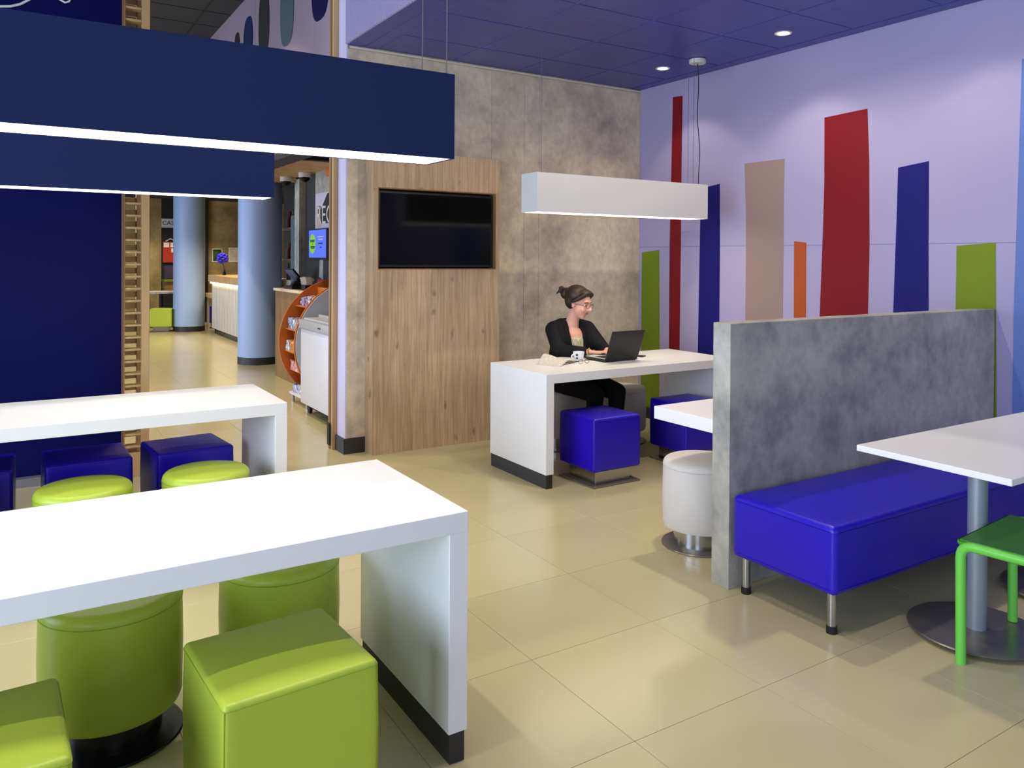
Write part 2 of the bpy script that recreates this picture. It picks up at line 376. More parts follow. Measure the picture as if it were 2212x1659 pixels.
# street side: glazed walls with mullions (out of the picture, they let the daylight in)
wl = struct('wall_left', MB().box(-3.7, -3.55, -2.9, 12, 0, .22).box(-3.7, -3.55, -2.9, 12, 2.9, ZH).box(-3.7, -3.55, 4.8, 7.0, 0, ZH).box(-3.7, -3.55, 16.0, YF, 0, ZH).box(-3.7, -3.55, 12, 16, 0, .22).box(-3.7, -3.55, 12, 16, 2.72, ZH).box(-3.7, -3.55, -2.9, -1.95, .22, 2.9), 'lavender_wall')
w1 = struct('window_1', MB().box(-3.66, -3.58, -1.95, 4.8, .22, .28).box(-3.66, -3.58, -1.95, 4.8, 2.84, 2.9), 'dark_steel')
for k in range(6): MB().box(-3.66, -3.58, -1.95+1.338*k-.02, -1.95+1.338*k+.04, .28, 2.84).build('mullion', 'dark_steel', w1)
w3 = struct('window_3', MB().box(-3.66, -3.58, 7, 16, .22, .28).box(-3.66, -3.58, 7, 16, 2.66, 2.72), 'dark_steel')
for k in range(8): MB().box(-3.66, -3.58, 7.02+1.28*k-.02, 7.02+1.28*k+.04, .28, 2.66).build('mullion', 'dark_steel', w3)
wn = struct('wall_near', MB().box(-3.7, XR, -2.7, -2.55, 0, .22).box(-3.7, XR, -2.7, -2.55, 2.9, ZH).box(4.3, XR, -2.7, -2.55, .22, 2.9).box(-3.7, -2.9, -2.7, -2.55, .22, 2.9), 'lavender_wall')
w2 = struct('window_2', MB().box(-2.9, 4.3, -2.66, -2.58, .22, .28).box(-2.9, 4.3, -2.66, -2.58, 2.84, 2.9), 'dark_steel')
for k in range(7): MB().box(-2.9+1.19*k-.02, -2.9+1.19*k+.04, -2.66, -2.58, .28, 2.84).build('mullion', 'dark_steel', w2)

# navy partition on a grey plinth with a white line drawing, and the slatted timber screen at its end
wp = struct('wall_partition', MB().box(-3.5, .615, 6.02, 6.2, .055, ZH), 'navy_panel')
MB().box(-3.5, .6, 5.96, 6.2, 0, .055).build('plinth', 'grey_plinth', wp)
def blob(pts): return [(x, 6.012, z) for x, z in pts]
MB().tube(blob([(-.30, 3.10), (-.2, 3.055), (-.086, 3.03), (-.03, 3.04), (.024, 3.064), (.07, 3.1), (.1, 3.14), (.12, 3.2)]), .008).build('line_drawing', 'white_paint', wp)
MB().tube(blob([(.205, 3.2), (.215, 3.155), (.24, 3.13), (.268, 3.117), (.29, 3.128), (.3, 3.16), (.292, 3.2)]), .007).build('line_drawing', 'white_paint', wp)
sc_ = thing('slatted_screen', 'tall oak ladder-like screen of short slats at the end of the navy partition', 'screen', (0, 0, 0))
MB().box(.704, .752, 5.87, 5.93, 0, ZH-.02, .002).build('upright', 'oak', sc_)
MB().box(.704, .752, 6.14, 6.2, 0, ZH-.02, .002).build('upright', 'oak', sc_)
MB().box(.60, .704, 5.875, 6.2, 0, .16, .002).build('bottom_board', 'oak', sc_)
MB().box(.598, .604, 5.87, 6.018, 0, ZH-.02).build('edge_profile', 'oak_dark', sc_)
slat = None; slat2 = None
for k in range(50):
    z = .2+.081*k
    if slat is None:
        slat = MB().box(.604, .704, -.006, .075, -.007, .007, .0015).build('slat', 'oak', sc_); slat2 = MB().box(.606, .704, -.01, .01, -.02, .02, .0015).build('slat', 'oak', sc_)
        a_, b_ = slat, slat2
    else: a_ = link('slat', slat.data, None, sc_); b_ = link('slat', slat2.data, None, sc_)
    a_.location = (0, 5.88, z); b_.location = (0, 6.16, z+.035)

# ------------------------------------------------------------------ wall paint stripes (right wall)
def stripe(label, m, pts, cat='stripe'):
    o = MB().prism(pts, 'x', XR-.0025, XR).build('wall_stripe', m)
    return tag(o, label, cat, 'painted stripes on the lavender wall')
stripe('short olive green stripe painted on lavender wall next to the concrete corner', 'paint_green', [(5.70, 1.536), (5.465, 1.557), (5.453, 1.05), (5.448, .65), (5.449, .1), (5.70, .1), (5.705, .63)])
stripe('tall thin red stripe painted on lavender wall behind the white pendant', 'paint_red', [(5.298, 2.92), (5.176, 2.912), (5.183, 2.147), (5.183, 1.596), (5.189, .688), (5.2, .1), (5.34, .1), (5.323, .675), (5.325, 1.598), (5.313, 2.157)])
stripe('dark blue stripe painted between the thin red and the beige stripe', 'paint_blue', [(4.94, 2.081), (4.726, 2.105), (4.718, 1.592), (4.718, .974), (4.722, .1), (4.97, .1), (4.962, .679), (4.956, 1.157), (4.947, 1.792)])
stripe('wide beige stripe painted on lavender wall', 'paint_beige', [(4.459, 2.247), (4.061, 2.246), (4.066, 1.868), (4.064, 1.337), (4.065, 1.02), (4.065, .1), (4.43, .1), (4.435, .993), (4.435, 1.589), (4.44, 1.886)])
stripe('short narrow orange stripe painted on lavender wall', 'paint_orange', [(3.964, 1.615), (3.855, 1.604), (3.852, 1.047), (3.85, .1), (3.96, .1), (3.961, 1.033)])
stripe('wide tall red stripe painted between the orange and the blue stripe', 'paint_red', [(3.706, 2.508), (3.36, 2.52), (3.342, 2.151), (3.333, 1.578), (3.34, 1.1), (3.345, .1), (3.75, .1), (3.731, 1.068), (3.71, 1.682), (3.702, 2.018)])
stripe('dark blue stripe painted between the wide red and the yellow-green stripe', 'paint_blue', [(3.127, 2.092), (2.915, 2.115), (2.912, 1.603), (2.907, 1.157), (2.9, .1), (3.17, .1), (3.151, 1.137), (3.135, 1.73)])
stripe('yellow-green stripe painted where the grey partition meets the lavender wall', 'paint_green', [(2.729, 1.569), (2.494, 1.586), (2.487, 1.154), (2.477, .545), (2.475, .1), (2.735, .1), (2.731, 1.176), (2.73, 1.37)])
stripe('very wide sky blue stripe painted on lavender wall beyond the grey partition', 'paint_sky', [(2.357, 2.653), (1.75, 2.68), (1.74, 1.2), (1.75, .1), (2.39, .1), (2.388, .579), (2.387, 1.16)])

# ------------------------------------------------------------------ pine media panel and television
mp_ = thing('media_panel', 'knotty pine board panel with a recess for the television, on concrete wall', 'wall panel', (0, 0, 0))
PX0, PX1, PY0, PZ = 2.22, 3.308, 5.588, 2.272
OX0, OX1, OZ0, OZ1 = 2.257, 3.275, 1.381, 1.996
MB().box(PX0+.004, PX1, PY0, PY0+.02, 0, OZ0).box(PX0+.004, OX0, PY0, PY0+.02, OZ0, OZ1).box(OX1, PX1, PY0, PY0+.02, OZ0, OZ1).box(PX0+.004, PX1, PY0, PY0+.02, OZ1, PZ).build('front_board', 'pine_board', mp_)
MB().box(PX0, PX0+.004, PY0, YB-.002, 0, PZ).build('side_board', 'pine_board', mp_)
MB().box(PX0+.004, PX1, PY0+.02, YB-.002, PZ-.02, PZ).box(PX1-.02, PX1, PY0+.02, YB-.002, 0, PZ-.02).build('return_board', 'pine_board', mp_)
MB().box(OX0, OX0+.008, PY0+.001, PY0+.1, OZ0, OZ1).box(OX1-.008, OX1, PY0+.001, PY0+.1, OZ0, OZ1).box(OX0+.008, OX1-.008, PY0+.001, PY0+.1, OZ0, OZ0+.008).box(OX0+.008, OX1-.008, PY0+.001, PY0+.1, OZ1-.008, OZ1).build('recess_lining', 'oak_dark', mp_)
MB().box(OX0, OX1, PY0+.1, PY0+.11, OZ0, OZ1).build('recess_back', 'darkest', mp_)
tv = thing('television', 'black flat television switched off, set into the pine panel', 'television', (0, 0, 0))
tx0, tx1, tz0, tz1 = OX0+.016, OX1-.012, OZ0+.016, OZ1-.02
MB().box(tx0, tx1, PY0+.035, PY0+.09, tz0, tz1, .004, 2).build('case', 'bezel', tv)
MB().box(tx0+.018, tx1-.018, PY0+.032, PY0+.036, tz0+.02, tz1-.018).build('screen', 'black_gloss', tv)

# ------------------------------------------------------------------ parsons tables
def slab_table(label, x0, x1, y0, y1, z=.733, t=.0605):
    T = thing('communal_table', label, 'table', ((x0+x1)/2, (y0+y1)/2, 0), 0, 'white slab-leg tables')
    w, d = (x1-x0)/2, (y1-y0)/2
    MB().box(-w, w, -d, d, z-t, z, .0015).build('tabletop', 'white_laminate', T)
    for s in (-1, 1):
        a, b = (w-t, w) if s > 0 else (-w, -w+t)
        lg = MB().box(a, b, -d, d, .09, z-t, .0015).build('leg_panel', 'white_laminate', T)
        MB().box(a+.006, b-.006, -d+.006, d-.006, 0, .09).build('plinth', 'black_plinth', lg)
    return T
slab_table('white slab table with lime cube stools pushed under its side', -.59, 1.113, 2.05, 2.752)
slab_table('white slab table with blue cube stools along the navy partition', -.545, 1.158, 4.062, 4.762)
slab_table('white slab table with an open laptop, cup and newspaper on it', 2.833, 4.537, 4.19, 4.9)

# narrow counter fixed to the back of the grey partition
ct = thing('wall_counter', 'narrow white counter top fixed behind the grey half-height partition', 'counter', (0, 0, 0))
MB().box(2.705, 4.5, 2.6, 3.03, .67, .733, .0015).build('top', 'white_laminate', ct)
for x in (3.25, 4.2): MB().prism([(2.6, .67), (2.9, .67), (2.6, .45)], 'x', x, x+.03).build('bracket', 'grey_powder', ct)

# half-height partition
hp = struct('wall_low', MB().box(2.668, XR-.012, 2.488, 2.592, 0, 1.188, .0015), 'concrete_grey', label='half-height concrete-look partition wall')

# ------------------------------------------------------------------ stools
def cushion_cube(s=.385, z0=.1, z1=.445):
    mb = MB(); h = s/2; n = 10
    mb.box(-h, h, -h, h, z0, z1)
    bm = mb.bm
    bmesh.ops.subdivide_edges(bm, edges=list(bm.edges), cuts=n, use_grid_fill=True)
    for v in bm.verts:
        x, y, z = v.co; u, w_, t = x/h, y/h, (z-(z0+z1)/2)/((z1-z0)/2)
        # soft cushion: rounded top edge, slight bulge
        k = 1+.012*(1-t*t)
        v.co.x *= k; v.co.y *= k
        if z > z1-.001: v.co.z += .012*(1-u**2)*(1-w_**2)
    es = [e for e in bm.edges if len(e.link_faces) == 2 and e.calc_face_angle(0) > 1.0]
    bmesh.ops.bevel(bm, geom=es, offset=.014, segments=4, profile=.5, affect='EDGES', clamp_overlap=True)
    return mb
def make_cube(label, m, th, loc, rz=0, group=None):
    T = thing('cube_stool', label, 'stool', loc, rz, group)
    cu = cushion_cube().build('cushion', m, T, smooth=50)
    h = .385/2; sm = MB()
    def ring(z, r): 
        out = []
        for cx, cy, a0 in ((1, 1, 0), (-1, 1, 90), (-1, -1, 180), (1, -1, 270)):
            for q in range(5): 
                a = math.radians(a0+q*22.5); out.append((cx*(h-r)+r*math.cos(a), cy*(h-r)+r*math.sin(a), z))
        return out
    sm.tube(ring(.431, .012), .0017, 6, True)
    for cx in (-1, 1):
        for cy in (-1, 1): sm.tube([(cx*(h-.0032), cy*(h-.0032), .11), (cx*(h-.0012), cy*(h-.0012), .27), (cx*(h-.0032), cy*(h-.0032), .43)], .0016, 6)
    sm.build('seam', th, cu)
    MB().box(-.145, .145, -.145, .145, .01, .102, .002).build('pedestal', 'brushed_steel', T)
    MB().box(-.195, .195, -.195, .195, 0, .01, .002).build('base_plate', 'polished_plate', T)
    return T
def make_round(label, m, th, loc, rz=0, group=None):
    T = thing('round_stool', label, 'stool', loc, rz, group)
    R, z0, z1, r = .197, .098, .445, .03
    prof = [(0, z0), (R-.02, z0), (R-.006, z0+.004), (R, z0+.02), (R+.003, (z0+z1)/2), (R, z1-r)]
    prof += [(R-r+r*math.cos(a), z1-r+r*math.sin(a)) for a in [math.radians(15*k) for k in range(1, 7)]]
    prof += [(R*.6, z1+.006), (R*.3, z1+.01), (0, z1+.011)]
    cu = MB().lathe(prof, n=56).build('cushion', m, T, smooth=50)
    MB().tube([(R*math.cos(a)*1.001, R*math.sin(a)*1.001, z1-.034) for a in [2*PI*k/56 for k in range(56)]], .0016, 6, True).build('seam', th, cu)
    MB().cyl(0, 0, .012, .1, .14, 40).build('pedestal', 'brushed_steel', T, smooth=True)
    MB().lathe([(0, 0), (.2, 0), (.203, .003), (.2, .008), (.17, .012), (0, .012)], n=48).build('base_plate', 'polished_plate', T, smooth=30)
    return T
gcube = make_cube('lime green cube stool at the slab table, closer to its black-based leg', 'lime_leather', 'lime_thread', (.578, 2.095, 0), .06, 'lime stools')
dup(gcube, 'lime green cube stool at the slab table, farther from its black-based leg', (-.1, 2.06, 0), .03)
ground = make_round('lime round stool behind a lime cube, beside the black-based table leg', 'lime_leather', 'lime_thread', (.77, 2.775, 0), 0, 'lime stools')
for c in ground.children:
    if c.name.startswith(('pedestal', 'base_plate')): c.data.materials[0] = MATS['shaded_plate']  # lime round bases coloured black to stand in for the shade they sit in
dup(ground, 'lime round stool standing between the two lime cubes under the slab table', (.25, 2.74, 0), .5)
dup(ground, 'lime round stool in front of the blue cube nearest the table leg', (.774, 4.07, 0), .9)
dup(ground, 'lime round stool in front of the middle blue cube stool', (.256, 4.07, 0), 1.4)
dup(ground, 'lime round stool in front of the blue cube farthest from the table leg', (-.27, 4.07, 0), .2)
bcube = make_cube('blue cube stool beside the leg of the slab table by the navy partition', 'blue_leather', 'blue_thread', (.79, 4.70, 0), .1, 'blue cube stools')
dup(bcube, 'middle blue cube stool against the navy partition', (.308, 4.715, 0), .02)
dup(bcube, 'blue cube stool farthest from the table leg, against the navy partition', (-.2, 4.73, 0), -.03)
dup(bcube, 'blue cube stool in front of the table with the laptop', (3.295, 4.232, 0), 0)
dup(bcube, 'blue cube stool behind the narrow counter of the grey partition', (4.15, 4.285, 0), 0)
wround = make_round('pale grey round stool at the end of the grey partition', 'white_leather', 'white_thread', (2.985, 2.975, 0), 0, 'pale grey round stools')
dup(wround, 'pale grey round stool beside the seated woman, by the green stripe', (4.13, 5.02, 0), .4)
dup(wround, 'pale grey round stool that the woman sits on', (3.60, 5.10, 0), .9)

# ------------------------------------------------------------------ bench, cafe table, green chair
bn = thing('upholstered_bench', 'long blue upholstered bench on steel legs against the grey partition', 'bench', (0, 0, 0))
bx0, bx1, by0, by1, bz0, bz1 = 2.66, 4.85, 1.935, 2.462, .165, .437
mb = MB().box(bx0, bx1, by0, by1, bz0, bz1)
bmesh.ops.subdivide_edges(mb.bm, edges=list(mb.bm.edges), cuts=11, use_grid_fill=True)
for v in mb.bm.verts:
    u = (v.co.x-(bx0+bx1)/2)/((bx1-bx0)/2); w_ = (v.co.y-(by0+by1)/2)/((by1-by0)/2)
    if v.co.z > bz1-.001: v.co.z += .012*(1-u**8)*(1-w_**2)
es = [e for e in mb.bm.edges if len(e.link_faces) == 2 and e.calc_face_angle(0) > 1.0]
bmesh.ops.bevel(mb.bm, geom=es, offset=.024, segments=5, profile=.5, affect='EDGES')
seat = mb.build('seat', 'blue_leather', bn, smooth=50)
MB().tube([(bx0+.002, by0+.02, bz1-.022), (bx0+.02, by0+.002, bz1-.022), (bx1-.02, by0+.002, bz1-.022)], .0017, 6).tube([(bx0+.002, by0+.02, bz1-.022), (bx0+.002, by1-.02, bz1-.022)], .0017, 6).build('seam', 'blue_thread', seat)
for x in (2.712, 4.8):
    for y in (1.985, 2.425):
        lg = MB().cyl(x, y, .03, .17, .019, 24).build('leg', 'brushed_steel', bn, smooth=True)
        MB().cyl(x, y, 0, .03, .021, 20).build('foot', 'rubber', lg, smooth=True)
ca = thing('cafe_table', 'rectangular white cafe table on grey pillars beside the blue bench', 'table', (0, 0, 0))
MB().box(2.812, 4.29, 1.362, 1.952, .716, .74, .002).build('tabletop', 'white_laminate', ca)
for x in (3.195, 3.93):
    MB().cyl(x, 1.675, .02, .716, .036, 32).build('pillar', 'grey_powder', ca, smooth=True)
    bp = MB().lathe([(0, .014), (.245, .014), (.25, .018), (.245, .022), (.1, .024), (0, .024)], x, 1.675, 56).build('base_disc', 'polished_plate', ca, smooth=30)
    for k in range(4):
        a = PI/4+k*PI/2; MB().cyl(x+.2*math.cos(a), 1.675+.2*math.sin(a), 0, .014, .016, 14).build('glide', 'rubber', bp)
    MB().box(x-.2, x+.2, 1.6, 1.75, .706, .716).build('mounting_plate', 'dark_steel', ca)
ch = thing('cafe_chair', 'green plastic chair with tubular legs tucked under the cafe table', 'chair', (3.165, 1.40, 0), .1)
mb = MB().box(-.235, .235, -.22, .225, .43, .452)
bmesh.ops.subdivide_edges(mb.bm, edges=list(mb.bm.edges), cuts=7, use_grid_fill=True)
for v in mb.bm.verts: v.co.z -= .012*(1-(v.co.x/.235)**2)*(1-(v.co.y/.23)**2)
bmesh.ops.bevel(mb.bm, geom=[e for e in mb.bm.edges if len(e.link_faces) == 2 and e.calc_face_angle(0) > 1.0], offset=.008, segments=3, affect='EDGES')
mb.build('seat', 'green_seat', ch, smooth=50)
def bent(a, b, c, r=.05, n=6):
    a, b, c = Vector(a), Vector(b), Vector(c); p = b+(a-b).normalized()*r; q = b+(c-b).normalized()*r
    return [a]+[(1-t)**2*p+2*t*(1-t)*b+t*t*q for t in [k/n for k in range(n+1)]]+[c]
for s in (-1, 1):
    MB().tube(bent((s*.235, .205, .0245 if s > 0 else 0), (s*.235, .21, .436), (s*.235, -.2, .44)), .018, 12).build('leg', 'green_plastic', ch, smooth=True)
    MB().tube(bent((s*.235, -.26, 0), (s*.225, -.2, .42), (s*.21, -.29, .8), .08), .018, 12).build('leg', 'green_plastic', ch, smooth=True)
MB().tube([(-.235, .205, .425), (.235, .205, .425)], .012, 10).build('front_rail', 'green_plastic', ch, smooth=True)
mb = MB()
P_ = [(-.215+.43*k/8, -.235-.03*math.sin(PI*k/8)) for k in range(9)]
for (x0, y0), (x1, y1) in zip(P_, P_[1:]): mb.prism([(x0, y0), (x1, y1), (x1, y1-.012), (x0, y0-.012)], 'z', .6, .82)
bmesh.ops.remove_doubles(mb.bm, verts=mb.bm.verts, dist=1e-5)
o = mb.build('backrest', 'green_seat', ch, smooth=True); o.location.y = -.02

# ------------------------------------------------------------------ pendants
def pendant(label, m, dm, x0, x1, y0, z0, z1, zc, wires, d=.2):
    T = thing('linear_pendant', label, 'pendant lamp', ((x0+x1)/2, y0+d/2, z0), 0, 'linear box pendants')
    w, h, t, H_ = (x1-x0)/2, d/2, .008, z1-z0
    MB().box(-w, w, -h, -h+t, 0, H_).box(-w, w, h-t, h, 0, H_).box(-w, -w+t, -h+t, h-t, 0, H_).box(w-t, w, -h+t, h-t, 0, H_).box(-w+t, w-t, -h+t, h-t, H_-t, H_).build('housing', m, T)
    MB().box(-w+t, w-t, -h+t, -h+t+.002, .001, .055).box(-w+t, w-t, h-t-.002, h-t, .001, .055).box(-w+t, -w+t+.002, -h+t, h-t, .001, .055).box(w-t-.002, w-t, -h+t, h-t, .001, .055).build('inner_lip', 'white_inner', T)
    MB().box(-w+t, w-t, -h+t, h-t, .047, .055).build('diffuser', dm, T)
    for wx, wy in wires: MB().rod((wx-(x0+x1)/2, wy-y0-h, H_-.002), (wx-(x0+x1)/2, wy-y0-h, zc-z0), .0016, 6).build('suspension_wire', 'wire', T)
    return T
pendant('big navy box pendant over the slab table with the lime cubes', 'navy_paint', 'diffuser_cool', -.4, 1.19, 2.3, 1.793, 2.066, ZH, [(1.122, 2.40), (1.17, 2.32), (-.33, 2.4)])
pendant('navy box pendant over the table with the blue cube stools', 'navy_paint', 'diffuser_cool', -.43, 1.156, 4.312, 1.787, 2.06, ZH, [(1.08, 4.41), (-.35, 4.41)])
p3 = pendant('white box pendant over the laptop table', 'white_paint', 'diffuser_warm', 2.925, 4.508, 4.45, 1.787, 2.052, ZC, [(4.40, 4.5), (4.44, 4.6), (3.02, 4.55)])
x3, y3, z3 = p3.location
MB().lathe([(0, 0), (.06, 0), (.066, .006), (.066, .03), (.06, .034), (0, .034)], n=32).build('ceiling_rose', 'white_paint', p3, smooth=30, loc=(4.525-x3, 4.59-y3, ZC-z3-.036))
pts = []
for k in range(30):
    t = k/29; z = (ZC-.036)*(1-t)+2.052*t
    pts.append((4.525-.03*t+.02*math.sin(t*11)*(.3+t)*(1-t*.7)-x3, 4.59-.06*t-y3, z-z3))
MB().tube(pts, .004, 6).build('power_cord', 'cord_grey', p3)

# ------------------------------------------------------------------ ceiling downlights of the dining area
def downlight(label, x, y, z, power, ang=104, blend=.4, r=.052, col=(1, .87, .68), group='recessed downlights'):
    T = thing('downlight', label, 'downlight', (x, y, z), 0, group)
    MB().lathe([(r*.72, -.001), (r, -.006), (r+.008, -.003), (r+.008, .0), (r*.72, .0)], n=28).build('trim_ring', 'white_paint', T, smooth=30)
    MB().cyl(0, 0, -.0035, -.001, r*.74, 24).build('bulb', 'bulb_glow', T)
    l = D.lights.new('downlight_beam', 'SPOT'); l.energy = power; l.spot_size = math.radians(ang); l.spot_blend = blend; l.color = col; l.shadow_soft_size = .035
    s = D.objects.new('downlight_beam', l); COL.objects.link(s); s.parent = T; s.location = (0, 0, -.012)
    return T
downlight('lit recessed downlight in the blue ceiling by the concrete wall corner', 4.506, 4.972, ZC, SPOT*.6)
downlight('lit recessed downlight in the blue ceiling above the beige and red stripes', 4.497, 3.729, ZC, SPOT*.6)
for y, q in ((2.49, .4), (1.25, 1.5), (0, 1.3)): downlight('lit recessed downlight in the blue ceiling above the bench', 4.5, y, ZC, SPOT*q)
for y, q, a in ((3.1, 3.6, 166),): downlight('lit recessed downlight in the blue ceiling above the open floor', 3.25, y, ZC, SPOT*q, a, .3)
for x, y in ((.1, 1.95), (1.4, 1.95), (.1, 3.55), (1.4, 3.55)):
    downlight('lit downlight in the dark high ceiling over the slab tables', x, y, ZH, 95, 84, .35, .07, (1, .92, .8), 'high downlights')
for x, y in ((-.3, 6.9), (1.2, 7.4), (1.2, 9.4), (-.3, 9.6)):
    downlight('lit downlight in the dark high lobby ceiling', x, y, ZH, 260, 100, .6, .07, (1, .82, .58), 'lobby downlights')
for x, y in ((2.6, 11.6), (3.6, 11.9), (2.5, 13.4), (2.4, 15.3), (3.3, 14.6), (3.9, 15.4), (3.7, 17.6), (2.6, 17.8)):
    downlight('lit downlight in the dark low lobby ceiling', x, y, 2.72, 130, 120, .6, .07, (1, .8, .52), 'lobby downlights')

# ------------------------------------------------------------------ lobby: columns, freezer, rack, shop, reception
for lab, x, y, zt in (('round pale blue column beside the freezer and snack rack', 2.845, 11.32, 2.72), ('round pale blue column next to the lime cube in the lobby', 2.87, 16.85, 2.72)):
    T = thing('round_column', lab, 'column', (x, y, 0), 0, 'lobby columns')
    MB().cyl(0, 0, .1, zt, .29, 64).build('shaft', 'column_paint', T, smooth=True)
    MB().cyl(0, 0, 0, .1, .292, 64).build('base_band', 'black_plinth', T, smooth=True)

fz = thing('chest_freezer', 'white chest freezer with curved side panel seen through the opening', 'freezer', (0, 0, 0))
MB().box(2.255, 2.9, 6.58, 7.48, .1, .80, .012, 3).build('body', 'freezer_white', fz, smooth=30)
MB().box(2.242, 2.9, 6.56, 7.5, .80, .885, .012, 3).build('rim', 'freezer_grey', fz, smooth=30)
MB().box(2.239, 2.242, 6.86, 6.93, .835, .848).build('badge', 'black_plastic', fz)
MB().box(2.28, 2.86, 6.6, 7.46, .885, .9, .003).build('sliding_lid', 'grey_panel', fz)
MB().box(2.42, 2.45, 6.6, 7.46, .9, .925, .003).build('lid_handle', 'freezer_grey', fz)
MB().box(2.33, 2.85, 6.63, 7.43, .05, .1).build('underframe', 'rubber', fz)
for y in (6.66, 7.42):
    for x in (2.33, 2.8):
        MB().rod((x-.012, y, .035), (x+.012, y, .035), .035, 18).build('castor', 'rubber', fz)
def disc(cx, cz, R, a0, a1, n=40): return [(cx+R*math.cos(a0+(a1-a0)*k/n), cz+R*math.sin(a0+(a1-a0)*k/n)) for k in range(n+1)]
def cutdisc(cx, cz, R, zb):
    a = math.asin((cz-zb)/R); return disc(cx, cz, R, -a, PI+a)
MB().prism(cutdisc(2.80, .62, .6, .12), 'y', 6.47, 6.495).build('end_panel', 'grey_panel', fz)
MB().prism(cutdisc(2.80, .62, .607, .115), 'y', 6.495, 6.52).build('end_edge', 'freezer_white', fz)
rk = thing('snack_rack', 'orange rounded snack rack with sweets on shelves behind the freezer', 'rack', (0, 0, 0))
RC = (2.86, .62, .63)
for y0, y1, m in ((7.585, 7.6, 'grey_panel'), (7.6, 7.62, 'orange_laminate'), (8.12, 8.14, 'orange_laminate')):
    MB().prism(cutdisc(RC[0], RC[1], RC[2]-(.012 if m == 'grey_panel' else 0), .1), 'y', y0, y1).build('side_panel', m, rk)
MB().box(2.62, 2.64, 7.62, 8.12, .1, 1.16).build('back_board', 'orange_laminate', rk)
MB().box(2.34, 2.62, 7.585, 8.14, .085, .105).build('bottom_shelf', 'freezer_white', rk)
for y in (7.63, 8.1): MB().cyl(2.37, y, 0, .085, .014, 12).build('leg', 'brushed_steel', rk)
shelf_z = (.33, .53, .75, .98)
for z in shelf_z:
    x0 = RC[0]-math.sqrt(max(RC[2]**2-(z-RC[1])**2, 0))+.05
    MB().box(x0, 2.62, 7.62, 8.12, z-.008, z).build('shelf', 'orange_laminate', rk)
packs = [(.105, ['bag_blue', 'bag_white', 'bag_blue']), (.33, ['bag_yellow', 'bag_red', 'bag_red']), (.53, ['bag_white', 'bag_yellow', 'bag_white']), (.75, ['bag_white', 'bag_white', 'bag_blue']), (.98, ['bag_red', 'bag_white', 'bag_pink', 'bag_blue'])]
nm = {'bag_blue': 'blue', 'bag_white': 'white printed', 'bag_yellow': 'yellow', 'bag_red': 'red', 'bag_pink': 'pink'}
rown = ['lowest shelf', 'second lowest shelf', 'middle shelf', 'second highest shelf', 'top shelf']
for q, (z, row) in enumerate(packs):
    x0 = RC[0]-math.sqrt(max(RC[2]**2-(z+.05-RC[1])**2, 0))+.06
    if q == 0: x0 = 2.37
    n = len(row); wy = .46/n
    for k, m in enumerate(row):
        y = 7.645+wy*k; hh = random.uniform(.075, .105)
        mb = MB().box(x0, x0+.1, y+.006, y+wy-.006, z+.001, z+hh)
        bmesh.ops.subdivide_edges(mb.bm, edges=list(mb.bm.edges), cuts=2, use_grid_fill=True)
        for v in mb.bm.verts: v.co.x += random.uniform(-.008, .008)*(v.co.z > z+.02); v.co.z += random.uniform(-.01, .008)*(v.co.z > z+.05)
        tag(mb.build('snack_pack', m), '%s snack pack on the %s of the orange rack' % (nm[m], rown[q]), 'snack', 'snacks on the %s of the orange rack' % rown[q])

# shop front wall along X = 3.0 with door, mural, monitor
XS = 3.0
ws = struct('wall_shop', MB().box(XS, XS+.12, 8.2, 9.39, 0, 2.72), 'concrete_grey')
MB().box(XS-.006, XS, 8.3, 9.36, 1.1, 2.22).build('mural_board', 'mural_pale', ws)
MB().prism([(9.16, 1.86), (9.16, 2.02), (8.93, 2.2), (8.7, 2.22), (8.3, 2.22), (8.3, 1.86)], 'x', XS-.009, XS-.006).build('mural_shape', 'darkest', ws)
MB().box(XS-.009, XS-.006, 9.17, 9.3, 1.82, 1.98).build('mural_shape', 'peach', ws)
MB().box(XS-.0095, XS-.006, 9.17, 9.31, 1.98, 2.07).build('mural_shape', 'oak_dark', ws)
MB().box(XS-.009, XS-.006, 8.3, 9.36, 1.12, 1.44).build('mural_shape', 'darkest', ws)
MB().prism([(9.18, 1.44), (9.06, 1.44), (9.05, 1.2), (9.2, 1.24)], 'x', XS-.011, XS-.009).build('mural_shape', 'concrete_grey', ws)
MB().prism([(9.3, 1.12), (9.24, 1.21), (9.0, 1.21), (8.86, 1.12)], 'x', XS-.012, XS-.009).build('mural_shape', 'crimson', ws)
mw = Matrix.Translation((XS-.012, 9.31, 1.86)) @ Matrix(((0, 0, -1), (-1, 0, 0), (0, 1, 0))).to_4x4()
text_mesh('mural_lettering', 'REC', 'white_paint', .30, mw, ws, sx=1.05)
MB().box(XS-.014, XS-.006, 8.32, 9.36, 1.07, 1.1).build('mural_ledge', 'concrete_warm', ws)
MB().box(XS-.02, XS, 8.2, 8.95, 2.4, 2.5).build('sign_band', 'orange_soffit', ws)
mo = thing('wall_monitor', 'lit blue wall monitor with a green oval, on the mural wall', 'monitor', (0, 0, 0))
MB().box(XS-.075, XS-.015, 8.75, 9.39, 1.44, 1.80, .004).build('case', 'bezel', mo)
so = MB().box(XS-.078, XS-.0755, 8.765, 9.375, 1.465, 1.785).build('screen', 'screen_glow', mo)
MB().prism([(9.24+.115*math.cos(2*PI*k/30), 1.625+.115*math.sin(2*PI*k/30)) for k in range(30)], 'x', XS-.0795, XS-.078).build('screen_oval', 'logo_green', so)
for z, y0, y1 in ((1.66, 9.15, 9.33), (1.645, 9.16, 9.32), (1.585, 9.14, 9.31), (1.57, 9.16, 9.3), (1.615, 9.22, 9.25)): MB().box(XS-.0805, XS-.0795, y0, y1, z, z+.012).build('screen_print', 'ink', so)
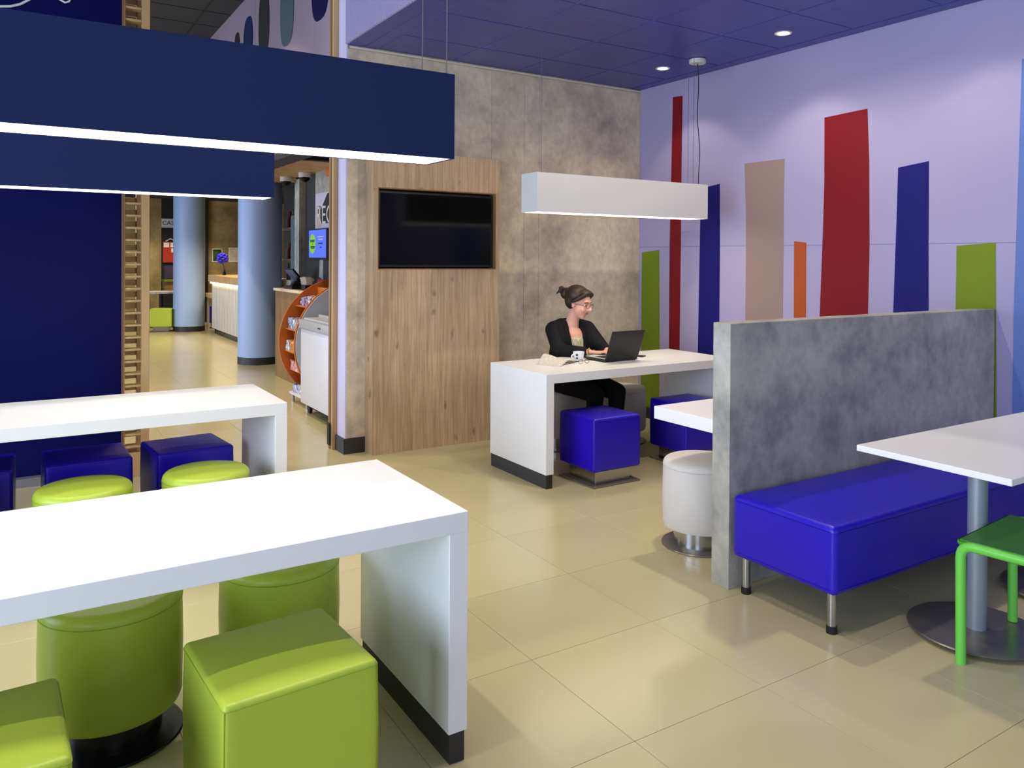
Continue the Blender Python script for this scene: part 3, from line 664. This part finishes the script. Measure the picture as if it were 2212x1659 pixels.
for z, y0, y1, m in ((1.7, 8.83, 9.05, 'paper'), (1.67, 8.86, 9.03, 'paper'), (1.62, 8.87, 9.03, 'ink'), (1.575, 8.91, 8.97, 'ink')): MB().box(XS-.0795, XS-.078, y0, y1, z, z+.01 if m == 'paper' else z+.016).build('screen_print', m, so)
d2 = struct('door_2', MB().box(XS+.06, XS+.12, 9.39, 9.96, 0, 2.72), 'dark_wall')
MB().box(XS+.05, XS+.06, 9.55, 9.93, 0, 1.85).build('door_leaf', 'darkest', d2)
MB().box(XS+.03, XS+.05, 9.44, 9.47, 1.38, 1.6, .004).build('door_handle', 'brushed_steel', d2)
struct('wall_pier', MB().box(XS-.02, XS+.12, 9.965, 10.16, 0, 2.45), 'concrete_grey')
MB().box(XS-.02, XS+.06, 10.17, 10.32, 0, 2.0).build('door_3', 'teal')['kind'] = 'structure'
struct('wall_bar', MB().box(XS+.5, XS+.6, 10.33, 12.5, 0, 2.72), 'darkest')
# bar shelf with hanging glasses and bottles
bs = thing('bar_shelf', 'dark bar shelving with rails of glasses behind the round column', 'shelf', (0, 0, 0))
for z in (1.42, 1.86): MB().box(XS+.2, XS+.5, 10.36, 11.9, z, z+.02).build('shelf_board', 'glass_rack', bs)
MB().box(XS+.15, XS+.5, 10.36, 11.9, 1.05, 1.15).build('shelf_base', 'concrete_warm', bs)
for z in (1.17, 1.44, 1.88):
    for k in range(11):
        y = 10.44+.1*k; m = ['glass_rack', 'bag_pink', 'glass_rack', 'crimson'][(k+int(z*10)) % 4]
        lab = {'glass_rack': 'slim clear bottle', 'bag_pink': 'pink patterned bottle', 'crimson': 'dark red bottle'}[m]+{1.17: ' on the base', 1.44: ' on the middle board', 1.88: ' on the upper board'}[z]+' of the dark bar shelving'
        o = MB().lathe([(0, 0), (.03, 0), (.031, .12), (.024, .15), (.011, .18), (.011, .23), (.013, .235), (0, .235)], n=12).build('bottle', m, None, smooth=40, loc=(XS+.27, y, z+(.001 if z > 1.2 else -.019)))
        tag(o, lab, 'bottle', lab+'s')
# shop counter with till
sc2 = thing('shop_counter', 'dark wooden shop counter behind the orange snack rack', 'counter', (0, 0, 0))
MB().box(2.70, 2.96, 8.7, 10.0, 0, 1.06).build('front', 'oak_dark', sc2)
MB().box(2.66, 2.975, 8.66, 9.95, 1.06, 1.09).build('worktop', 'concrete_warm', sc2)
till = thing('cash_till', 'black cash till with tilted screen on the shop counter', 'till', (2.82, 9.55, 1.09))
MB().box(-.1, .12, -.16, .16, 0, .035, .004).build('base', 'black_plastic', till)
MB().prism([(-.06, .035), (.06, .035), (.02, .09), (-.02, .09)], 'y', -.05, .05).build('neck', 'black_plastic', till)
MB().box(-.012, .012, -.17, .17, -.1, .1, .004).build('screen', 'black_gloss', till, loc=(-.02, 0, .16), rot=(0, -.7, 0))
# white paper flowers / leaflets beside the till
lf = thing('leaflet_holder', 'holder of crumpled white leaflets beside the till', 'leaflets', (2.82, 9.1, 1.09))
MB().box(-.05, .05, -.07, .07, 0, .06, .003).build('holder', 'black_plastic', lf)
for k in range(7):
    MB().prism([(-.03, .02), (.03, .02), (.035, .13), (-.02, .14)], 'y', 0, .003).build('leaflet', 'paper', lf, loc=(random.uniform(-.03, .03), -.05+.016*k, .02), rot=(random.uniform(-.5, .5), random.uniform(-.5, .5), random.uniform(-1, 1)))
# timber soffit with dome cameras
ss = struct('ceiling_soffit', MB().prism([(2.32, 8.3), (3.1, 8.3), (3.0, 10.2), (3.25, 10.8), (2.32, 11.4)], 'z', 2.48, 2.54), 'oak')
struct('trim_2', MB().box(2.3, 3.0, 8.2, 8.3, 2.48, 2.72), 'dark_wall')
for k, (x, y, l) in enumerate(((2.91, 9.5, 'white dome camera on the timber soffit nearer the mural'), (2.87, 10.15, 'white dome camera on the timber soffit nearer the column'))):
    T = thing('dome_camera', l, 'camera', (x, y, 2.48), 0, 'dome cameras')
    MB().cyl(0, 0, -.055, 0, .075, 28).build('housing', 'white_paint', T, smooth=True)
    MB().lathe([(.06, -.055), (.056, -.075), (.042, -.095), (.02, -.108), (0, -.112)], n=24).build('dome', 'black_gloss', T, smooth=True)
# reception desk
rc = thing('reception_desk', 'pale timber reception desk with glowing strip under an oak top', 'desk', (0, 0, 0))
MB().box(3.16, 3.7, 13.2, 16.15, .1, .97).build('front_panel', 'pale_wood', rc)
MB().box(3.2, 3.7, 13.2, 16.1, 0, .1).build('kick_plate', 'dark_steel', rc)
MB().box(3.1, 3.75, 13.1, 16.22, .985, 1.115, .004).build('desk_top', 'oak', rc)
MB().box(3.12, 3.158, 13.2, 16.12, .955, .985).build('light_strip', 'strip_glow', rc)
MB().box(3.17, 3.5, 16.16, 16.9, .66, .74, .004).build('low_ledge', 'oak', rc)
MB().box(3.2, 3.24, 16.8, 16.86, 0, .66).build('ledge_leg', 'pale_wood', rc)
fl_ = thing('blue_flower', 'blue flower head in a slim vase on the reception desk', 'flower', (3.3, 15.75, 1.115))
MB().lathe([(0, 0), (.03, 0), (.034, .03), (.012, .07), (.012, .1), (0, .1)], n=14).build('vase', 'dark_steel', fl_, smooth=True)
MB().rod((0, 0, .1), (-.03, .02, .26), .008, 8).build('stem', 'stem', fl_)
mb = MB()
for k in range(26):
    a = k*2.4; zz = 1-2*(k+.5)/26; r = math.sqrt(1-zz*zz)
    mb.ball((-.03+.085*r*math.cos(a), .02+.085*r*math.sin(a), .32+.085*zz), .034, (1, 1, .7), 8, 6)
mb.build('petals', 'flower_blue', fl_, smooth=True)
# far wall posters, dark shop front, sign
for lab, x0, x1, z0, z1, m in (('dark framed poster on the far lobby wall above the blue flower', 3.714, 3.934, 1.34, 1.645, 'poster_dark'), ('pale framed notice on the far lobby wall by the column', 4.07, 4.3, 1.34, 1.67, 'paper')):
    T = thing('framed_poster', lab, 'poster', (0, 0, 0), 0, 'posters on the far wall')
    MB().box(x0, x1, YF-.02, YF, z0, z1).build('frame', 'paper', T)
    MB().box(x0+.02, x1-.02, YF-.024, YF-.02, z0+.02, z1-.02).build('print', m if m != 'paper' else 'concrete_warm', T)
struct('trim_3', MB().box(3.55, 3.622, YF-.1, YF, 0, 2.72), 'darkest')
struct('wall_niche', MB().box(2.665, 3.55, YF-.06, YF, 0, 2.72), 'darkest')
sg = thing('shop_sign', 'pale sign board with dark capitals high on the far wall', 'sign', (0, 0, 0))
MB().box(2.66, 3.3, YF-.1, YF-.06, 2.09, 2.285).build('board', 'grey_panel', sg)
text_mesh('lettering', 'CASINO', 'darkest', .13, Matrix.Translation((2.67, YF-.101, 2.15)) @ Matrix.Rotation(PI/2, 4, 'X'), sg)
rb = thing('notice_board', 'red notice board with white papers under a little gable on far wall', 'notice board', (0, 0, 0))
MB().box(2.69, 3.2, YF-.1, YF-.06, 1.33, 1.78).build('board', 'red_board', rb)
MB().prism([(2.74, 1.78), (2.84, 1.84), (2.94, 1.78), (2.94, 1.8), (2.84, 1.86), (2.74, 1.8)], 'y', YF-.11, YF-.06).build('gable', 'mural_pale', rb)
for x0, x1, z0, z1 in ((2.7, 2.81, 1.66, 1.76), (2.835, 2.95, 1.66, 1.76), (2.85, 2.95, 1.55, 1.64)): MB().box(x0, x1, YF-.104, YF-.1, z0, z1).build('paper', 'paper', rb)
cb = thing('lobby_cabinet', 'dark purple cabinet with yellow-green shelf edge under the red notice board', 'cabinet', (0, 0, 0))
MB().box(2.69, 3.4, YF-.35, YF-.06, .98, 1.26).build('upper', 'purple_cloth', cb)
MB().box(2.665, 3.4, YF-.42, YF-.06, .92, .97).build('shelf_edge', 'paint_green', cb)
MB().box(2.68, 3.4, YF-.38, YF-.06, .72, .92).build('front', 'oak_dark', cb)
MB().box(2.69, 3.4, YF-.36, YF-.06, 0, .72).build('lower', 'darkest', cb)
hs = thing('lobby_table', 'small high table with a thin pale top by the slatted screen', 'table', (2.52, 18.0, 0))
MB().cyl(0, 0, .70, .74, .3, 32).build('top', 'pale_wood', hs, smooth=30)
MB().cyl(0, 0, .01, .7, .035, 16).build('pillar', 'darkest', hs); MB().cyl(0, 0, 0, .015, .2, 24).build('base', 'darkest', hs)
make_cube('lime cube stool in the lobby beside the far column', 'lime_leather', 'lime_thread', (2.39, 16.95, 0), -.25, 'lime stools')
dup(bcube, 'blue cube stool under the reception desk ledge', (3.55, 17.25, 0), .3)
egg = thing('shell_chair', 'blue round-backed shell chair behind the far column', 'chair', (3.08, 18.0, 0))
MB().ball((0, .0, .66), .22, (1, .35, .95), 24, 16).build('backrest', 'blue_leather', egg, smooth=True)
MB().ball((0, -.18, .46), .22, (1, 1, .22), 24, 12).build('seat', 'blue_leather', egg, smooth=True)
MB().cyl(0, -.15, .01, .44, .02, 14).build('stem', 'brushed_steel', egg); MB().cyl(0, -.15, 0, .012, .2, 24).build('base', 'brushed_steel', egg)

# ------------------------------------------------------------------ laptop, cup, newspaper, phone
ZT = .733
lp = thing('laptop', 'open black laptop on the white slab table', 'laptop', (3.675, 4.59, ZT), .03)
MB().box(-.155, .155, -.115, .115, .006, .024, .003, 2).build('base', 'laptop_black', lp)
MB().box(-.152, .152, -.112, .112, .024, .0262).build('palm_rest', 'keys', lp)
kb = MB()
for r_ in range(5):
    for k in range(13): kb.box(-.13+.0205*k, -.13+.0205*k+.017, -.075+.021*r_, -.075+.021*r_+.017, .0262, .029)
tag(kb.build('keyboard', 'laptop_black', lp), kind='stuff')
ld = MB().box(-.155, .155, -.004, .004, 0, .22, .004, 2).build('lid', 'laptop_black', lp, loc=(0, -.118, .022), rot=(.36, 0, 0))
MB().box(-.142, .142, .004, .0046, .014, .206).build('display', 'black_gloss', ld)
for s in (-.1, .1): MB().rod((s-.02, -.117, .02), (s+.02, -.117, .02), .008, 12).build('hinge', 'laptop_black', lp)
for x in (-.14, .14):
    for y in (-.1, .1): MB().cyl(x, y, 0, .007, .008, 10).build('foot', 'rubber', lp)
cp = thing('coffee_cup', 'white coffee cup with black dots on the slab table', 'cup', (3.41, 4.63, ZT))
MB().lathe([(0, 0), (.024, 0), (.026, .004), (.036, .03), (.041, .062), (.0415, .07), (.039, .07), (.035, .04), (.024, .008), (0, .008)], n=36).build('bowl', 'porcelain', cp, smooth=50)
MB().tube([(-.036+.0*k-.026*math.sin(PI*k/10), 0, .058-.04*k/10) for k in range(11)], .006, 10).build('handle', 'porcelain', cp, smooth=True)
for a, z, r_ in ((3.75, .05, .009), (3.75, .026, .008)):
    n_ = Vector((math.cos(a), math.sin(a), 0)); rr_ = .037 if z < .04 else .0405
    MB().rod(n_*(rr_-.004)+Vector((0, 0, z)), n_*(rr_+.0012)+Vector((0, 0, z)), r_, 16).build('dot', 'black_plastic', cp)
np_ = thing('newspaper', 'crumpled folded newspaper lying on the slab table', 'newspaper', (3.20, 4.60, ZT), .5)
for q, (hh, sh) in enumerate(((.016, 0), (.05, .02))):
    mb = MB(); n = 14; V = {}
    for i in range(n+1):
        for j in range(n+1):
            u, v = i/n, j/n
            z = .002+hh*(math.sin(PI*u)**2*.9+.35*math.sin(5*u+3*v+q)*math.sin(PI*u)*math.sin(PI*v))*(0.5+.8*v)
            V[i, j] = mb.bm.verts.new((-.13+.25*u+sh, -.09+.19*v+.01*math.sin(4*u), max(z, .0015)+.002*q))
    for i in range(n):
        for j in range(n): mb.bm.faces.new((V[i, j], V[i+1, j], V[i+1, j+1], V[i, j+1]))
    o = mb.build('sheet', 'newsprint', np_, smooth=True); md = o.modifiers.new('s', 'SOLIDIFY'); md.thickness = .0012
gl = thing('reading_glasses', 'folded thin-rimmed reading glasses beside the newspaper', 'glasses', (3.36, 4.50, ZT), .2)
for s in (-1, 1):
    MB().tube([(s*.033+.022*math.cos(2*PI*k/18), 0, .018+.015*math.sin(2*PI*k/18)) for k in range(18)], .0015, 6, True).build('rim', 'dark_steel', gl)
    MB().tube([(s*.055, 0, .02), (s*.05, .05, .012), (s*.02, .11, .004)], .0015, 6).build('temple', 'dark_steel', gl)
MB().tube([(-.011, 0, .02), (0, -.003, .024), (.011, 0, .02)], .0015, 6).build('bridge', 'dark_steel', gl)
ph = thing('mobile_phone', 'black mobile phone lying behind the laptop', 'phone', (3.96, 4.64, ZT), .5)
MB().box(-.033, .033, -.065, .065, 0, .009, .003, 2).build('case', 'black_plastic', ph)
MB().box(-.029, .029, -.055, .055, .009, .0095).build('display', 'black_gloss', ph)

# ------------------------------------------------------------------ seated woman
PX, PY = 3.625, 5.08
def wp_(x, y, z): return Vector((PX+x, PY-y, z))      # x: picture-right, y: forward (towards the table)
def solid(mb, name, m, parent, vox=.008, sm=6):
    me = D.meshes.new(name+'_src'); mb.bm.to_mesh(me); mb.bm.free()
    o = D.objects.new(name+'_src', me); COL.objects.link(o)
    r = o.modifiers.new('r', 'REMESH'); r.mode = 'VOXEL'; r.voxel_size = vox
    if sm: s = o.modifiers.new('s', 'SMOOTH'); s.iterations = sm; s.factor = .5
    dg = bpy.context.evaluated_depsgraph_get(); dg.update()
    out = D.meshes.new_from_object(o.evaluated_get(dg)); out.name = name; D.objects.remove(o); D.meshes.remove(me)
    out.shade_smooth(); out.materials.clear()
    return link(name, out, m, parent)
pe = thing('person', 'person in black blazer and cream top typing at the laptop', 'person', (0, 0, 0))
HC = wp_(.02, .13, 1.125)                              # head centre
hrot = Matrix.Rotation(.42, 4, 'Z') @ Matrix.Rotation(.22, 4, 'X')   # turned to picture-right, bowed
def hp_(x, y, z): return HC+(hrot @ Vector((x, -y, z)))
b = MB()
b.ball(hp_(0, -.012, .035), .083, (.93, 1.14, 1.0), 24, 18, hrot)
b.ball(hp_(0, .022, -.03), .066, (.92, .98, 1.12), 20, 14, hrot)
b.ball(hp_(0, .05, -.085), .03, (1.1, .8, .8), 14, 10, hrot)
b.limb([hp_(0, .088, .012), hp_(0, .107, -.022)], [.009, .014])
b.ball(hp_(0, .098, -.028), .012, (1.3, .9, .8), 12, 8, hrot)
b.ball(hp_(0, .076, .032), .03, (1.6, .5, .35), 12, 8, hrot)
for s in (-1, 1): b.ball(hp_(s*.077, -.006, -.005), .02, (.4, .8, 1.25), 12, 8, hrot); b.ball(hp_(s*.036, .062, -.03), .024, (1, .8, .9), 12, 8, hrot)
b.limb([wp_(.0, .05, .93), wp_(.005, .07, 1.0), hp_(0, -.02, -.06)], [.062, .05, .047])
b.limb([wp_(0, 0, .56), wp_(0, .03, .72), wp_(0, .055, .86)], [.115, .105, .098]); b.ball(wp_(0, .05, .87), .1, (1.35, .85, .8))
SHR, SHL = wp_(-.148, .03, .925), wp_(.158, .05, .92)
ELR, ELL = wp_(-.17, .135, .775), wp_(.20, .2, .775)
WRR, WRL = wp_(-.03, .335, .775), wp_(.10, .385, .785)
b.limb([wp_(-.08, .03, .95), SHR, ELR, WRR], [.05, .048, .036, .024]); b.limb([wp_(.08, .03, .95), SHL, ELL, WRL], [.05, .048, .036, .024])
def hand(mb, w, f, side):
    f = f.normalized(); r_ = f.cross(Vector((0, 0, 1))).normalized(); u_ = r_.cross(f)
    pc = w+f*.05
    for t in (-.022, -.008, .008, .022): mb.limb([w+r_*t*.5, w+f*.075+r_*t], [.013, .0115])
    for t, L_ in ((-.026, .058), (-.0085, .07), (.009, .074), (.0265, .066)) if side > 0 else ((.026, .058), (.0085, .07), (-.009, .074), (-.0265, .066)):
        k = w+f*.078+r_*t
        mb.limb([k, k+f*L_*.5+u_*.006, k+f*L_*.8-u_*.012, k+f*L_*.95-u_*.026], [.0088, .0082, .0076, .007])
    t = r_*(-side)
    mb.limb([w+f*.02+t*.02, w+f*.05+t*.04-u_*.004, w+f*.08+t*.042-u_*.014], [.012, .0095, .008])
hand(b, WRR, Vector((.10, -.075, .0)), 1); hand(b, WRL, Vector((-.02, -.09, .0)), -1)
body = solid(b, 'body', 'skin', pe, .0052, 3)
j = MB()       # blazer: back, sides and two fronts that leave a V open
j.limb([wp_(0, -.035, .5), wp_(0, -.03, .72), wp_(0, -.005, .9)], [.135, .125, .11])
j.ball(wp_(0, .005, .91), .1, (1.75, .85, .75))
for s in (-1, 1):
    j.limb([wp_(s*.1, .07, .52), wp_(s*.108, .08, .7), wp_(s*.118, .085, .83), wp_(s*.1, .05, .94), wp_(s*.07, .02, .98)], [.085, .07, .058, .05, .032])
    j.limb([wp_(s*.062, .06, .985), wp_(s*.075, .125, .88), wp_(s*.058, .15, .74)], [.015, .018, .018])
j.limb([wp_(-.07, .02, .955), SHR, ELR, ELR.lerp(WRR, .8)], [.055, .066, .055, .041]); j.limb([wp_(.07, .02, .955), SHL, ELL, ELL.lerp(WRL, .8)], [.055, .066, .055, .041])
solid(j, 'blazer', 'blazer', pe, .007, 5)
t_ = MB().limb([wp_(0, .05, .55), wp_(0, .08, .72), wp_(0, .09, .83)], [.105, .098, .078]); t_.ball(wp_(0, .09, .82), .085, (1.15, .72, .7))
solid(t_, 'blouse', 'blouse', pe, .007, 4)
g = MB()
for s, kx in ((-1, -.01), (1, .075)):
    g.limb([wp_(s*.08, -.02, .52), wp_(s*.085+kx*.3, .2, .52), wp_(s*.06+kx, .46, .485), wp_(s*.06+kx, .44, .26), wp_(s*.06+kx*.8, .42, .09)], [.095, .088, .066, .055, .045])
g.ball(wp_(0, -.02, .53), .13, (1.2, 1, .75))
solid(g, 'trousers', 'trousers', pe, .009, 4)
sh = MB()
for s, kx in ((-1, -.01), (1, .075)):
    c = wp_(s*.06+kx*.8, .45, .04); sh.limb([c+Vector((0, .08, 0)), c, c+Vector((0, -.12, -.008))], [.036, .038, .028])
solid(sh, 'shoes', 'black_plastic', pe, .008, 3)
h = MB()
h.ball(hp_(0, -.03, .062), .09, (.98, 1.08, .9), 20, 14, hrot); h.ball(hp_(0, -.05, .02), .08, (1.0, .9, 1.0), 18, 12, hrot)
h.ball(hp_(0, .03, .095), .06, (1.15, .95, .5), 16, 10, hrot)
h.ball(hp_(0, -.125, .05), .05, (1.1, .95, .95), 16, 12, hrot)
for k in range(9): 
    a = random.uniform(-1, 1); h.limb([hp_(a*.03, -.13, .06), hp_(a*.05, -.17, .05+.04*random.random()), hp_(a*.07, -.195, .03+.05*random.random())], [.02, .012, .005])
for s in (-1, 1): h.limb([hp_(s*.055, .06, .085), hp_(s*.078, .028, .05), hp_(s*.082, -.012, .02)], [.02, .018, .014])
solid(h, 'hair', 'hair', pe, .006, 3)
for s in (-1, 1):
    e_ = MB().ball(hp_(s*.032, .071, .006), .0125, (1.2, .7, .75), 12, 8, hrot).build('eye', 'eye_white', body, smooth=True)
    MB().ball(hp_(s*.032, .079, .006), .006, (1, .7, 1), 10, 8, hrot).build('iris', 'eye_dark', body, smooth=True)
    MB().tube([hp_(s*.016, .088, .03), hp_(s*.034, .086, .034), hp_(s*.052, .072, .027)], .0035, 6).build('eyebrow', 'hair', body)
MB().ball(hp_(0, .083, -.058), .013, (1.7, .5, .55), 14, 8, hrot).build('lips', 'lips', body, smooth=True)
gm = MB()
for s in (-1, 1):
    gm.tube([hp_(s*.032+.024*math.cos(2*PI*k/18), .098, .004+.017*math.sin(2*PI*k/18)) for k in range(18)], .0016, 6, True)
    gm.tube([hp_(s*.056, .096, .008), hp_(s*.079, .04, .008), hp_(s*.083, -.01, .004)], .0016, 6)
gm.tube([hp_(-.009, .1, .008), hp_(0, .108, .01), hp_(.009, .1, .008)], .0016, 6)
gm.build('spectacles', 'dark_steel', pe)
d_ = (WRR-ELR).normalized(); c_ = WRR-d_*.004; a_ = d_.orthogonal().normalized(); b_ = d_.cross(a_)
MB().tube([c_+.03*(math.cos(2*PI*k/20)*a_+math.sin(2*PI*k/20)*b_) for k in range(20)], .005, 8, True).build('bracelet', 'gold', pe, smooth=True)
